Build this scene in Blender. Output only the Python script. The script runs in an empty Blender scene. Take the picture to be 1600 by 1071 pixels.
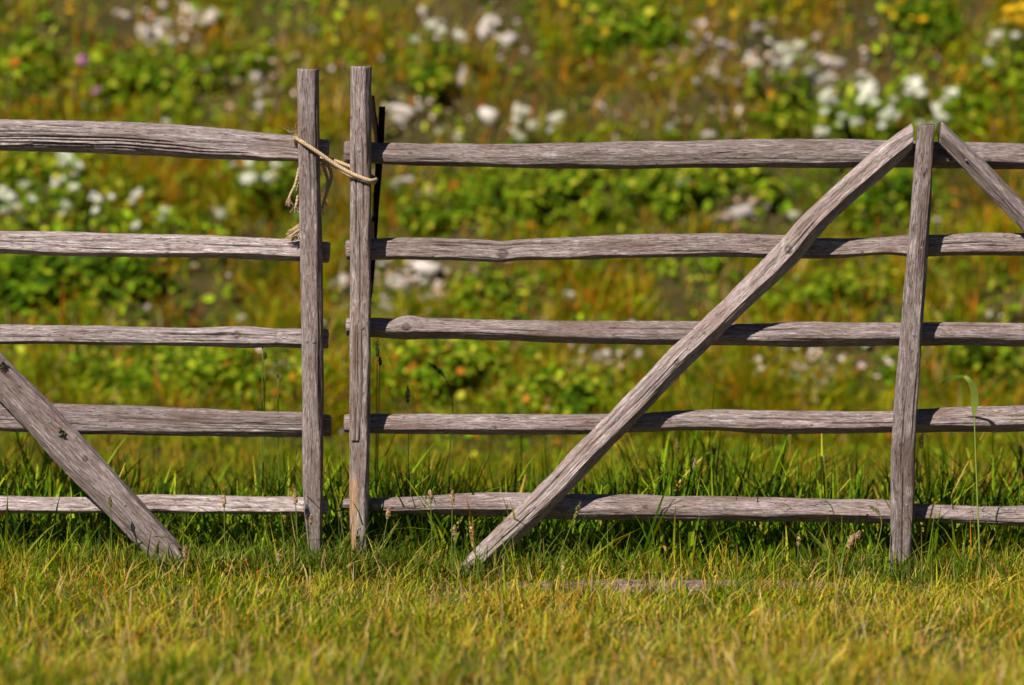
import bpy, math
import numpy as np
from mathutils import Vector

# ------------------------------------------------------------------ camera, light, exposure
S = bpy.context.scene
COL = S.collection
R = math.radians
FPX, CX, CY = 6000.0, 800.0, 535.5            # focal length and centre in photograph pixels (1600 wide)
CAM = np.array([0.0, -9.9, 1.65])
PITCH = math.atan((CY + 100.0) / FPX)         # the horizon stands above the frame, at row -100
cd = bpy.data.cameras.new('camera')
cam = bpy.data.objects.new('camera', cd); COL.objects.link(cam)
cam.location = CAM; cam.rotation_euler = (R(90) - PITCH, 0, 0)
cd.lens = 135; cd.sensor_width = 36; cd.clip_start = 0.1; cd.clip_end = 500
cd.dof.use_dof = True; cd.dof.focus_distance = 9.87; cd.dof.aperture_fstop = 1.55
S.camera = cam

SUN = Vector((-0.43, -0.63, 0.70)).normalized()
w = bpy.data.worlds.new('World'); S.world = w; w.use_nodes = True
nt = w.node_tree
sky = nt.nodes.new('ShaderNodeTexSky'); sky.sky_type = 'NISHITA'; sky.sun_disc = False
sky.altitude = 2500; sky.air_density = 0.5; sky.dust_density = 0.2          # clear mountain air
sky.sun_elevation = math.asin(SUN.z); sky.sun_rotation = math.atan2(SUN.x, SUN.y)
nt.links.new(sky.outputs[0], nt.nodes['Background'].inputs[0])
nt.nodes['Background'].inputs[1].default_value = 0.05
sl = bpy.data.lights.new('sun', 'SUN'); sl.energy = 5.0; sl.angle = R(0.53); sl.color = (1.0, 0.925, 0.80)
so = bpy.data.objects.new('sun', sl); COL.objects.link(so)
so.rotation_euler = SUN.to_track_quat('Z', 'Y').to_euler(); so.location = (-8, -8, 10)
S.view_settings.view_transform = 'Standard'; S.view_settings.look = 'None'
S.view_settings.gamma = 1; S.view_settings.use_curve_mapping = False
S.view_settings.exposure = 0.58
S.cycles.max_bounces = 6; S.cycles.diffuse_bounces = 3; S.cycles.transmission_bounces = 4

rng = np.random.default_rng(11)
RIGHT = np.array([1.0, 0, 0]); FWD = np.array([0, math.cos(PITCH), -math.sin(PITCH)])
UP = np.array([0, math.sin(PITCH), math.cos(PITCH)])

def ray(px, py): return RIGHT * (px - CX) / FPX + UP * (CY - py) / FPX + FWD
def at(px, py, Y):                                  # the place at depth Y that the photograph shows at (px, py)
    d = ray(px, py); return CAM + d * ((Y - CAM[1]) / d[1])
def proj(P):
    Q = np.asarray(P) - CAM; f = Q @ FWD
    return CX + FPX * (Q @ RIGHT) / f, CY - FPX * (Q @ UP) / f

# ------------------------------------------------------------------ noise and mesh helpers
def _h(i, j, seed):
    n = (i.astype(np.int64) * 374761393 + j.astype(np.int64) * 668265263 + seed * 974711) & 0x7fffffff
    n = ((n ^ (n >> 13)) * 1274126177) & 0x7fffffff
    n = (n ^ (n >> 16)) & 0xffff
    return n / 32767.5 - 1.0
def noise(x, y, seed=0):
    x, y = np.broadcast_arrays(np.asarray(x, float), np.asarray(y, float))
    i, j = np.floor(x), np.floor(y); u, v = x - i, y - j
    u = u * u * (3 - 2 * u); v = v * v * (3 - 2 * v)
    i = i.astype(np.int64); j = j.astype(np.int64)
    return ((_h(i, j, seed) * (1 - u) + _h(i + 1, j, seed) * u) * (1 - v) +
            (_h(i, j + 1, seed) * (1 - u) + _h(i + 1, j + 1, seed) * u) * v)
def fbm(x, y, seed=0, o=3):
    return sum(noise(x * 2 ** k, y * 2 ** k, seed + 17 * k) * 0.5 ** k for k in range(o))

def build_mesh(name, V, quads=None, tris=None, col=None, uv=None, attrs=None, mat=None, smooth=False, extra=None):
    me = bpy.data.meshes.new(name)
    loops, starts, tot = [], [], 0
    for F in (quads, tris):
        if F is None or len(F) == 0: continue
        F = np.asarray(F); k = F.shape[1]
        starts.append(tot + np.arange(len(F)) * k); loops.append(F.ravel()); tot += F.size
    if extra:
        for f in extra:
            starts.append(np.array([tot])); loops.append(np.array(f)); tot += len(f)
    L = np.concatenate(loops).astype(np.int32); st = np.concatenate(starts).astype(np.int32)
    me.vertices.add(len(V)); me.vertices.foreach_set('co', np.asarray(V, np.float32).ravel())
    me.loops.add(len(L)); me.loops.foreach_set('vertex_index', L)
    me.polygons.add(len(st)); me.polygons.foreach_set('loop_start', st)
    me.update(calc_edges=True)
    if col is not None:
        c = np.ones((len(V), 4), np.float32); c[:, :3] = col
        a = me.color_attributes.new('Col', 'FLOAT_COLOR', 'POINT'); a.data.foreach_set('color', c.ravel())
    if uv is not None:
        u = me.uv_layers.new(name='UVMap'); u.data.foreach_set('uv', np.asarray(uv, np.float32)[L].ravel())
    for k, v in (attrs or {}).items():
        a = me.attributes.new(k, 'FLOAT', 'POINT'); a.data.foreach_set('value', np.asarray(v, np.float32))
    if smooth: me.polygons.foreach_set('use_smooth', np.ones(len(st), bool))
    if mat: me.materials.append(mat)
    me.validate()
    return me
def link(name, me, parent=None, **props):
    o = bpy.data.objects.new(name, me); COL.objects.link(o)
    if parent is not None:
        o.parent = parent
        o.location = -Vector(parent['_w']) if '_w' in parent else (0, 0, 0)
    for k, v in props.items(): o[k] = v
    return o
def thing(name, label, cat, loc=(0, 0, 0), group=None):
    o = bpy.data.objects.new(name, None); COL.objects.link(o); o.location = loc
    o.empty_display_size = 0.05; o['label'] = label; o['category'] = cat
    if group: o['group'] = group
    return o

# ------------------------------------------------------------------ materials
def mat_new(name):
    m = bpy.data.materials.new(name); m.use_nodes = True
    return m, m.node_tree.nodes, m.node_tree.links, m.node_tree.nodes['Principled BSDF']
def foliage_mat(name, transl=0.35, rough=0.45, spec=0.35, tint=(1.25, 1.15, 0.5)):
    m, N, L, b = mat_new(name)
    a = N.new('ShaderNodeAttribute'); a.attribute_name = 'Col'
    L.new(a.outputs['Color'], b.inputs['Base Color'])
    b.inputs['Roughness'].default_value = rough; b.inputs['Specular IOR Level'].default_value = spec
    t = N.new('ShaderNodeBsdfTranslucent'); mx = N.new('ShaderNodeMix'); mx.data_type = 'RGBA'; mx.blend_type = 'MULTIPLY'
    mx.inputs[0].default_value = 1; L.new(a.outputs['Color'], mx.inputs[6]); mx.inputs[7].default_value = (*tint, 1)
    L.new(mx.outputs[2], t.inputs['Color'])
    s = N.new('ShaderNodeMixShader'); s.inputs[0].default_value = transl
    L.new(b.outputs[0], s.inputs[1]); L.new(t.outputs[0], s.inputs[2])
    L.new(s.outputs[0], N['Material Output'].inputs['Surface'])
    return m
M_GRASS = foliage_mat('grass_blades', 0.3, 0.65, 0.04)
M_LEAF = foliage_mat('leaves', 0.3, 0.6, 0.04)
M_PETAL = foliage_mat('petals', 0.15, 0.7, 0.1, (1, 1, 0.95))

def wood_mat():
    m, N, L, b = mat_new('weathered_wood')
    uv = N.new('ShaderNodeUVMap'); uv.uv_map = 'UVMap'
    oi = N.new('ShaderNodeObjectInfo')
    wv = N.new('ShaderNodeMath'); wv.operation = 'MULTIPLY'; wv.inputs[1].default_value = 60; L.new(oi.outputs['Random'], wv.inputs[0])
    def nz(su, sv, detail=4, rough=0.6, dist=0.0):
        mp = N.new('ShaderNodeMapping'); mp.inputs['Scale'].default_value = (su, sv, 1); L.new(uv.outputs[0], mp.inputs[0])
        n = N.new('ShaderNodeTexNoise'); n.noise_dimensions = '4D'; n.inputs['Scale'].default_value = 1
        n.inputs['Detail'].default_value = detail; n.inputs['Roughness'].default_value = rough; n.inputs['Distortion'].default_value = dist
        L.new(mp.outputs[0], n.inputs['Vector']); L.new(wv.outputs[0], n.inputs['W'])
        return n.outputs['Fac']
    def math_(op, a, b_=None):
        n = N.new('ShaderNodeMath'); n.operation = op
        for i, v in enumerate((a, b_)):
            if v is None: continue
            if isinstance(v, (int, float)): n.inputs[i].default_value = v
            else: L.new(v, n.inputs[i])
        return n.outputs[0]
    def ramp(fac, stops):
        r = N.new('ShaderNodeValToRGB'); e = r.color_ramp.elements
        while len(e) < len(stops): e.new(0.5)
        for i, (p, c) in enumerate(stops): e[i].position = p; e[i].color = (*c, 1)
        L.new(fac, r.inputs[0]); return r.outputs[0]
    def mix(fac, a, c, mode='MIX'):
        n = N.new('ShaderNodeMix'); n.data_type = 'RGBA'; n.blend_type = mode
        for k, v in ((0, fac), (6, a), (7, c)):
            if isinstance(v, (int, float)): n.inputs[k].default_value = v
            elif isinstance(v, tuple): n.inputs[k].default_value = (*v, 1)
            else: L.new(v, n.inputs[k])
        return n.outputs[2]
    fine = nz(42, 640, 3, 0.65); mid = nz(19, 250, 4, 0.7, 0.4); broad = nz(4, 16, 4, 0.6, 0.5)
    fleck = nz(70, 380, 2, 0.5); blot = nz(14, 26, 4, 0.7)
    g = math_('ADD', math_('MULTIPLY', fine, 0.5), math_('MULTIPLY', mid, 0.5))
    c = ramp(g, [(0.35, (0.066, 0.047, 0.043)), (0.44, (0.190, 0.153, 0.145)), (0.53, (0.315, 0.268, 0.262)), (0.63, (0.60, 0.555, 0.55))])
    c = mix(ramp(broad, [(0.47, (0, 0, 0)), (0.70, (0.8, 0.8, 0.8))]), c, (0.150, 0.098, 0.075))
    c = mix(ramp(blot, [(0.58, (0, 0, 0)), (0.74, (0.7, 0.7, 0.7))]), c, (0.56, 0.52, 0.51))
    c = mix(ramp(fleck, [(0.30, (0.9, 0.9, 0.9)), (0.41, (0, 0, 0))]), c, (0.06, 0.042, 0.034))
    fr = N.new('ShaderNodeAttribute'); fr.attribute_name = 'fresh'
    c2 = ramp(g, [(0.35, (0.27, 0.165, 0.09)), (0.6, (0.50, 0.34, 0.21))])
    c = mix(fr.outputs['Fac'], c, c2)
    cr = N.new('ShaderNodeAttribute'); cr.attribute_name = 'crack'
    c = mix(cr.outputs['Fac'], c, (0.03, 0.02, 0.016))
    tn = N.new('ShaderNodeMapRange'); L.new(oi.outputs['Random'], tn.inputs[0]); tn.inputs[3].default_value = 0.86; tn.inputs[4].default_value = 1.12
    c = mix(1.0, c, oi.outputs['Color'], 'MULTIPLY')
    hs = N.new('ShaderNodeHueSaturation'); L.new(c, hs.inputs['Color']); L.new(tn.outputs[0], hs.inputs['Value'])
    L.new(hs.outputs[0], b.inputs['Base Color'])
    b.inputs['Roughness'].default_value = 0.82; b.inputs['Specular IOR Level'].default_value = 0.2
    bp = N.new('ShaderNodeBump'); bp.inputs['Strength'].default_value = 0.8; bp.inputs['Distance'].default_value = 0.005
    hgt = math_('ADD', g, math_('MULTIPLY', ramp(fleck, [(0.30, (0, 0, 0)), (0.41, (1, 1, 1))]), 0.25))
    L.new(hgt, bp.inputs['Height']); L.new(bp.outputs[0], b.inputs['Normal'])
    return m
M_WOOD = wood_mat()

def noisy_mat(name, c1, c2, scale=30, rough=0.9, bump=0.3, metallic=0.0, dist=0.004, spec=0.3):
    m, N, L, b = mat_new(name)
    tc = N.new('ShaderNodeTexCoord')
    n = N.new('ShaderNodeTexNoise'); n.inputs['Scale'].default_value = scale; n.inputs['Detail'].default_value = 6; n.inputs['Roughness'].default_value = 0.65
    L.new(tc.outputs['Object'], n.inputs['Vector'])
    r = N.new('ShaderNodeValToRGB'); r.color_ramp.elements[0].position = 0.32; r.color_ramp.elements[1].position = 0.68
    r.color_ramp.elements[0].color = (*c1, 1); r.color_ramp.elements[1].color = (*c2, 1)
    L.new(n.outputs['Fac'], r.inputs[0]); L.new(r.outputs[0], b.inputs['Base Color'])
    b.inputs['Roughness'].default_value = rough; b.inputs['Metallic'].default_value = metallic; b.inputs['Specular IOR Level'].default_value = spec
    bp = N.new('ShaderNodeBump'); bp.inputs['Strength'].default_value = bump; bp.inputs['Distance'].default_value = dist
    L.new(n.outputs['Fac'], bp.inputs['Height']); L.new(bp.outputs[0], b.inputs['Normal'])
    return m
M_STONE = noisy_mat('pale_limestone', (0.46, 0.38, 0.34), (0.80, 0.74, 0.71), 22, 0.9, 0.6, dist=0.01)
M_STONE2 = noisy_mat('grey_limestone', (0.30, 0.25, 0.24), (0.60, 0.55, 0.54), 26, 0.9, 0.6, dist=0.01)
M_NAIL = noisy_mat('nail_steel', (0.09, 0.095, 0.115), (0.20, 0.21, 0.25), 400, 0.65, 0.3, 0.2, 0.0005)
M_NAILRUST = noisy_mat('nail_rust', (0.12, 0.05, 0.025), (0.25, 0.12, 0.06), 400, 0.7, 0.3, 0.2, 0.0005)
M_IRON = noisy_mat('rusty_iron', (0.006, 0.004, 0.0035), (0.022, 0.011, 0.008), 120, 0.9, 0.4, 0.0, 0.001, 0.08)
M_ROPE = noisy_mat('hemp_rope', (0.26, 0.17, 0.09), (0.64, 0.49, 0.33), 330, 0.9, 0.5, 0, 0.001, 0.15)
M_MOSS = noisy_mat('dry_moss', (0.03, 0.03, 0.008), (0.10, 0.09, 0.02), 200, 0.95, 0.6, 0, 0.002)
M_LAWN = noisy_mat('lawn_soil', (0.035, 0.032, 0.008), (0.11, 0.095, 0.022), 40, 0.95, 0.5)
M_SOIL = noisy_mat('hillside_soil', (0.022, 0.018, 0.004), (0.075, 0.054, 0.013), 9, 0.95, 0.6, dist=0.02)

# ------------------------------------------------------------------ ground and hillside
def hz(x, y):
    x, y = np.broadcast_arrays(np.asarray(x, float), np.asarray(y, float))
    t = (y - 2.75) / 0.3
    z = 0.92 * 0.3 * np.logaddexp(0, np.clip(t, -60, 60) if False else t)
    top = np.clip(y - 9.0, 0, None); z = z - 0.85 * (np.sqrt(top ** 2 + 1) - 1)
    k = np.clip((y - 1.5) / 1.2, 0, 1)
    z = z + k * (0.09 * fbm(x * 1.5, y * 1.5, 5) + 0.035 * noise(x * 6, y * 6, 9))
    z = z + (1 - k) * 0.012 * fbm(x * 2, y * 2, 3) - 0.012 * np.clip(1 - np.abs(y) / 1.5, 0, 1)
    z = z + np.clip(-x / 1.4, 0, 1) * 0.02 * (1 - k)
    return z
def hill_at(px, py):
    d = ray(px, py); Y = np.linspace(0.2, 14, 2800)
    P = CAM[None] + d[None] * ((Y - CAM[1]) / d[1])[:, None]
    i = np.argmax(P[:, 2] < hz(P[:, 0], P[:, 1]))
    return P[i]

def sheet(name, xs, ys, mat):
    X, Yg = np.meshgrid(xs, ys); Z = hz(X, Yg)
    V = np.stack([X.ravel(), Yg.ravel(), Z.ravel()], 1)
    nx, ny = len(xs), len(ys)
    i = (np.arange(ny - 1)[:, None] * nx + np.arange(nx - 1)[None]).ravel()
    Q = np.stack([i, i + 1, i + 1 + nx, i + nx], 1)
    return link(name, build_mesh(name, V, quads=Q, mat=mat, smooth=True), kind='structure')
u = np.linspace(-1, 1, 181); xs = 5.0 * u + 55 * u ** 7
sheet('ground', xs, np.concatenate([np.linspace(-60, -6, 12)[:-1], np.linspace(-6, 1.9, 110)]), M_LAWN)
sheet('hillside', xs, np.concatenate([np.linspace(1.9, 7, 130)[:-1], np.linspace(7, 70, 50)]), M_SOIL)

# ------------------------------------------------------------------ hewn timber
def beam(name, parent, st, Yc, dep, seed, facets, tone=(.80, .76, .75), n=260, m=96, shear=(0, 0), knots=(), cracks=(), fresh=None, end_r=0.93, rough=1.0, groove=1.0, label=None, Y1=None):
    """st: list of (px, py, half width in px); the piece runs from the first station to the last."""
    r = np.random.default_rng(seed)
    st = np.array(st, float); Y1 = Yc if Y1 is None else Y1
    cum = np.concatenate([[0], np.cumsum(np.hypot(*np.diff(st[:, :2], axis=0).T))])
    s = np.linspace(0, cum[-1], n)
    def interp(v):                                   # smooth (monotone cubic) between stations
        d = np.gradient(v, cum); k = np.clip(np.searchsorted(cum, s, 'right') - 1, 0, len(cum) - 2)
        h = cum[k + 1] - cum[k]; t = (s - cum[k]) / h
        return ((2 * t**3 - 3 * t**2 + 1) * v[k] + (t**3 - 2 * t**2 + t) * h * d[k] + (-2 * t**3 + 3 * t**2) * v[k + 1] + (t**3 - t**2) * h * d[k + 1])
    px, py, hw = interp(st[:, 0]), interp(st[:, 1]), interp(st[:, 2])
    Ys = Yc + (Y1 - Yc) * s / cum[-1]
    C = np.array([at(a, b, y) for a, b, y in zip(px, py, Ys)])
    hw = hw / FPX * (Ys - CAM[1])
    T = np.gradient(C, axis=0); T /= np.linalg.norm(T, axis=1)[:, None]
    B = np.array([0, -1.0, 0]); Nn = np.cross(T, B)
    Nn *= -1 if (Nn[:, 2].mean() < 0 and abs(T[:, 2].mean()) < 0.95) else 1
    if abs(T[:, 2].mean()) >= 0.95: Nn = np.stack([-np.abs(T[:, 2]), 0 * T[:, 0], T[:, 0]], 1)
    L = np.concatenate([[0], np.cumsum(np.linalg.norm(np.diff(C, axis=0), axis=1))])
    kf = int(m * .74); bk = (m - kf) // 2; kf = m - 2 * bk; f_ = R(102)      # finer facets on the side that faces the lawn
    th = np.concatenate([np.linspace(-np.pi, -f_, bk + 1)[:-1], np.linspace(-f_, f_, kf + 1), np.linspace(f_, np.pi, bk + 1)[1:]])
    Sg, Th = np.meshgrid(L, th, indexing='ij')
    rad = np.zeros_like(Sg); kk = 30.0
    for i, (ang, dist) in enumerate(facets):         # soft minimum of facet planes whose offsets wander along the piece
        a = R(ang) + 0.16 * noise(L * 2.3, 0 * L + i * 7.3, seed)[:, None]
        d_ = dist * (1 + 0.13 * noise(L * 2.9, 0 * L + i * 3.1 + 50, seed) + 0.06 * noise(L * 9, 0 * L + i, seed + 3))[:, None]
        cs = np.cos(Th - a)
        rad += np.exp(-kk * (np.where(cs > 0.05, d_ / np.maximum(cs, 0.05), 20.0) - .9))
    rad = .9 - np.log(rad + 1e-12) / kk
    x = rad * np.cos(Th); y = rad * np.sin(Th)
    ymx, ymn = y.max(1, keepdims=True), y.min(1, keepdims=True)
    y = (y - (ymx + ymn) / 2) / ((ymx - ymn) / 2) * hw[:, None]
    xmx, xmn = x.max(1, keepdims=True), x.min(1, keepdims=True)
    x = (x - (xmx + xmn) / 2) / ((xmx - xmn) / 2) * dep
    hwm = hw.mean(); V2 = Th * hwm
    # relief: long grain ridges, weather splits, knots
    wob = 0.012 * noise(Sg * 3, Th * 1.5, seed + 21)
    disp = groove * (0.0007 * noise(Sg * 5, (V2 + wob * .4) * 330, seed + 5) + 0.0008 * noise(Sg * 2.5, (V2 + wob) * 140, seed + 6)) + rough * 0.0011 * fbm(Sg * 14, Th * 2.2, seed + 8)
    crack = np.zeros_like(Sg)
    cl = list(cracks)
    for _ in range(int(6 + 6 * L[-1])): cl.append((r.uniform(0.0, 0.93), r.uniform(-75, 75), r.uniform(0.04, 0.28), r.uniform(0.0010, 0.0030)))
    for (f0, ang, ln, dp) in cl:
        a = R(ang) + 0.20 * noise(Sg * 3.0, 0 * Sg + ang, seed + 31) * 0.5
        s0 = f0 * L[-1]; e = np.clip((Sg - s0) / 0.03, 0, 1) * np.clip((s0 + ln - Sg) / 0.05, 0, 1)
        g = e * np.exp(-((Th - a) * hwm / 0.0016) ** 2)
        disp -= dp * 1.6 * g; crack = np.maximum(crack, 0.85 * g * min(1, dp / 0.0022))
    for (f0, ang, rk, hk) in knots:
        ds = (Sg - f0 * L[-1]); dv = (Th - R(ang)) * hwm; q = np.sqrt(ds ** 2 + dv ** 2) / rk
        disp += hk * np.exp(-q ** 2 * 1.2) - 0.55 * abs(hk) * np.exp(-((q - 0.35) / 0.16) ** 2)
        crack = np.maximum(crack, 0.75 * np.exp(-((q - 0.35) / 0.14) ** 2) + 0.6 * np.exp(-(q / 0.2) ** 2))
    nr = np.sqrt(x ** 2 + y ** 2) + 1e-9
    x = x + disp * x / nr; y = y + disp * y / nr
    x[0] *= end_r; y[0] *= end_r; x[-1] *= end_r; y[-1] *= end_r
    x[:, -1] = x[:, 0]; y[:, -1] = y[:, 0]
    P = C[:, None] + x[..., None] * B + y[..., None] * Nn[:, None]
    for end, sh in ((0, shear[0]), (1, shear[1])):
        if sh:
            q = Sg if end == 0 else L[-1] - Sg
            P = P + (np.clip(1 - q / 0.07, 0, 1) * y * sh)[..., None] * T[:, None]
    # small roughness of the sawn ends
    for e in (0, -1): P[e] += T[e] * (0.0009 * noise(th * 3, th * 0 + seed, seed))[:, None]
    V = P.reshape(-1, 3); uv = np.stack([Sg.ravel() + seed * 1.37, V2.ravel()], 1)
    w_ = m + 1
    i = (np.arange(n - 1)[:, None] * w_ + np.arange(m)[None]).ravel()
    Q = np.stack([i, i + 1, i + 1 + w_, i + w_], 1)
    nv = len(V)
    V = np.vstack([V, P[0, :-1].mean(0), P[-1, :-1].mean(0)])
    uv = np.vstack([uv, [uv[0, 0] + 0.02, 0], [uv[-1, 0] + .02, 0]])
    j = np.arange(m); tri = np.concatenate([np.stack([j, 0 * j + nv, j + 1], 1), np.stack([(n - 1) * w_ + j, (n - 1) * w_ + j + 1, 0 * j + nv + 1], 1)])
    cr = np.concatenate([crack.ravel(), [0.3, 0.3]])
    fz = np.zeros(nv + 2)
    if fresh is not None: fz[:nv] = fresh(Sg / L[-1], np.degrees(Th), seed).ravel()
    vol = np.einsum('ij,ij->i', V[Q[:, 0]], np.cross(V[Q[:, 1]] - V[Q[:, 0]], V[Q[:, 3]] - V[Q[:, 0]]))
    ctr = C.mean(0); nrm = np.cross(V[Q[:, 1]] - V[Q[:, 0]], V[Q[:, 3]] - V[Q[:, 0]])
    mid = V[Q].mean(1); k = np.clip(i // w_, 0, n - 1)
    if np.einsum('ij,ij->i', nrm, mid - C[k]).sum() < 0: Q = Q[:, ::-1]; tri = tri[:, ::-1]
    me = build_mesh(name, V, quads=Q, tris=tri, uv=uv, attrs={'crack': cr, 'fresh': fz}, mat=M_WOOD, smooth=True)
    o = link(name, me, parent); o.color = (tone[0], tone[1] * 1.0, tone[2] * 1.05, 1)
    if label: o['label'] = label
    return o

RAIL_F = [(18, .80), (75, .9), (-62, .84), (-95, .95), (180, 1), (125, 1), (-140, 1)]
RAIL_FLAT = [(6, .8), (80, .95), (-58, .98), (-110, 1), (180, 1), (130, 1.1), (-140, 1.1)]
RAIL_R = [(32, .86), (72, .97), (-8, .86), (-62, .80), (-98, .92), (180, 1), (125, 1), (-140, 1)]
RAIL_D = [(26, .86), (72, .97), (-10, .86), (-56, .68), (-98, .90), (180, 1), (125, 1), (-140, 1.05)]
POST_F = [(3, .9), (48, 1.14), (-52, 1.10), (92, .92), (-88, .92), (180, .95), (135, 1.18), (-135, 1.18)]
BRACE_F = [(14, .74), (70, .95), (-50, .70), (-100, 1), (180, 1), (130, 1.1), (-140, 1.1)]
YR, YP = 0.034, -0.030

def rows(tb):                                       # (px, top, bottom) -> (px, centre, half width)
    return [(a, (t + b) / 2, (b - t) / 2) for a, t, b in tb]

left = thing('wooden_fence', 'weathered rail fence panel left of the gap, rope round its end post', 'fence', (-0.5, 0, 0))
left['_w'] = (-0.5, 0, 0)
right = thing('wooden_fence', 'weathered five rail fence right of the gap, with two braces meeting at a post', 'fence', (0.3, 0, 0))
right['_w'] = (0.3, 0, 0)
right['group'] = left['group'] = 'weathered wooden fence sections'

far = [(-620, 190, 236), (-300, 183, 233)]
beam('rail', left, rows(far + [(0, 187, 236), (120, 189, 238), (230, 193, 243), (320, 198, 248), (400, 207, 251), (470, 214, 253), (513, 219, 254)]), YR, .036, 1, RAIL_FLAT, tone=(1.12, 1.09, 1.08), n=380,
     cracks=[(.40, -8, .75, .005), (.42, 20, .5, .004), (.44, -30, .45, .005), (.5, -42, .5, .006), (.62, -22, .45, .005), (.70, -50, .4, .005), (.55, 5, .4, .004), (.5, -18, .6, .004), (.58, -36, .6, .006)])
beam('rail', left, rows([(-620, 352, 390), (-300, 358, 395), (0, 361, 397), (100, 363, 400), (200, 366, 402), (350, 369, 404), (460, 375, 409), (515, 379, 411)]), YR, .030, 2, RAIL_FLAT, tone=(1.2, 1.17, 1.17), n=340)
beam('rail', left, rows([(-620, 505, 533), (-300, 510, 540), (0, 508, 538), (100, 509, 538), (200, 511, 540), (300, 513, 541), (380, 511, 544), (430, 514, 543), (470, 514, 545), (513, 515, 545)]), YR, .028, 3, RAIL_FLAT, tone=(1.15, 1.12, 1.11), n=340, knots=[(.875, 15, .02, .003)])
beam('rail', left, rows([(-620, 622, 664), (-300, 628, 672), (0, 630, 674), (100, 632, 678), (250, 637, 681), (400, 643, 683), (470, 645, 683), (517, 649, 682)]), YR, .030, 4, RAIL_FLAT, tone=(.84, .80, .78), n=340, groove=2.4)
beam('rail', left, rows([(-620, 770, 800), (-300, 778, 806), (0, 776, 804), (120, 778, 803), (250, 773, 803), (400, 776, 805), (460, 777, 805), (512, 780, 806)]), YR, .028, 5, RAIL_F, tone=(1.15, 1.12, 1.11), n=340)
beam('post', left, [(481, 108, 16.5), (483, 250, 16.5), (487, 450, 17), (489, 620, 16.5), (489, 750, 15.5), (490, 810, 14), (492, 850, 12), (494, 925, 11)], YP, .028, 6, POST_F, tone=(.76, .715, .685), groove=.55, rough=.7, n=300, m=84, end_r=.985,
     cracks=[(.45, -38, .25, .002), (.1, -30, .2, .0015)])
beam('post', left, [(-384, 195, 17), (-386, 500, 18), (-388, 930, 20)], YP, .03, 7, POST_F, tone=(.76, .715, .685), groove=.55, rough=.7, n=180, m=48, end_r=.97)
beam('brace', left, [(-362, 228, 22), (-180, 406, 24), (0, 588, 26.5), (60, 650, 28), (130, 725, 28.5), (200, 800, 26), (250, 853, 24), (292, 898, 20)], YP - .004, .024, 8, RAIL_FLAT, tone=(.80, .74, .72), n=320, groove=1.8, shear=(.9, 0), knots=[(.74, 25, .018, .002)])

beam('rail', right, rows([(538, 221, 257), (585, 223, 256), (620, 224, 258), (720, 225, 260), (800, 226, 262), (850, 224, 264), (900, 223, 264), (1000, 221, 264), (1100, 220, 263), (1200, 218, 263), (1300, 218, 263), (1400, 220, 262), (1480, 222, 263), (1600, 225, 265), (1900, 222, 264), (2260, 226, 262)]), YR, .033, 11, RAIL_R, tone=(.78, .735, .71), n=460, knots=[(.06, 25, .012, .0015)])
beam('rail', right, rows([(541, 376, 406), (600, 373, 406), (700, 373, 407), (760, 376, 409), (785, 378, 410), (810, 375, 408), (900, 371, 406), (1050, 366, 402), (1150, 366, 402), (1220, 368, 404), (1300, 373, 404), (1400, 370, 399), (1425, 367, 402), (1450, 368, 401), (1540, 364, 399), (1600, 365, 400), (1900, 368, 402), (2260, 372, 403)]), YR, .028, 12, RAIL_FLAT, tone=(.76, .71, .68), n=460, knots=[(.142, -5, .03, .003), (.513, 5, .016, .002)], cracks=[(.10, -48, .2, .003), (.29, -30, .2, .003), (.07, 45, .4, .0025)])
beam('rail', right, rows([(541, 497, 525), (590, 497, 527), (615, 498, 529), (636, 493, 531), (660, 496, 530), (700, 498, 530), (800, 500, 533), (900, 502, 537), (1100, 503, 540), (1180, 506, 541), (1270, 503, 544), (1310, 504, 542), (1400, 504, 541), (1500, 504, 541), (1600, 505, 542), (1900, 503, 543), (2260, 508, 540)]), YR, .030, 13, RAIL_D, tone=(.78, .74, .72), n=460, knots=[(.055, 12, .024, .008)])
beam('rail', right, rows([(538, 648, 676), (600, 647, 678), (750, 648, 680), (850, 648, 680), (900, 648, 680), (1000, 645, 676), (1100, 641, 674), (1200, 641, 679), (1400, 643, 677), (1500, 637, 676), (1600, 634, 675), (1900, 640, 674), (2260, 645, 676)]), YR, .030, 14, RAIL_D, tone=(.84, .79, .77), n=460, knots=[(.137, 5, .014, .0015)])
beam('rail', right, rows([(536, 779, 796), (600, 778, 804), (700, 772, 806), (750, 769, 808), (820, 770, 811), (900, 772, 813), (1000, 774, 814), (1200, 777, 816), (1300, 780, 818), (1380, 782, 819), (1430, 787, 817), (1600, 791, 823), (1900, 790, 826), (2260, 797, 828)]), YR, .032, 15, RAIL_D, tone=(.80, .74, .72), n=460, knots=[(.274, 20, .014, .002)])
def fresh_strip(f, a, seed):                         # bare orange wood where the outer layer has split off
    e = 6 * noise(f * 26, 0 * f, seed)
    return np.clip((f - .772 - .022 * noise(a * .22, f * 3, seed + 2)) / .012, 0, 1) * np.clip((a - 4 + 12 * np.clip((f - .86) / .1, 0, 1) * -1 - e) / 5, 0, 1) * np.clip((78 - a) / 8, 0, 1) * .9 + .25 * np.clip((f - .35) / .2, 0, 1) * np.clip((a - 18 - e) / 8, 0, 1) * np.clip((.52 - f) / .06, 0, 1)
beam('post', right, [(564, 104, 16.5), (563.5, 200, 16.5), (563.5, 420, 16), (563, 560, 16.5), (562, 690, 16), (561, 780, 15), (561, 830, 14), (562, 870, 12), (563, 925, 11)], YP, .028, 16, POST_F, tone=(.76, .715, .685), groove=.55, rough=.7, n=320, m=90, end_r=.985, fresh=fresh_strip, cracks=[(.30, 2, .25, .002)])
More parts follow.
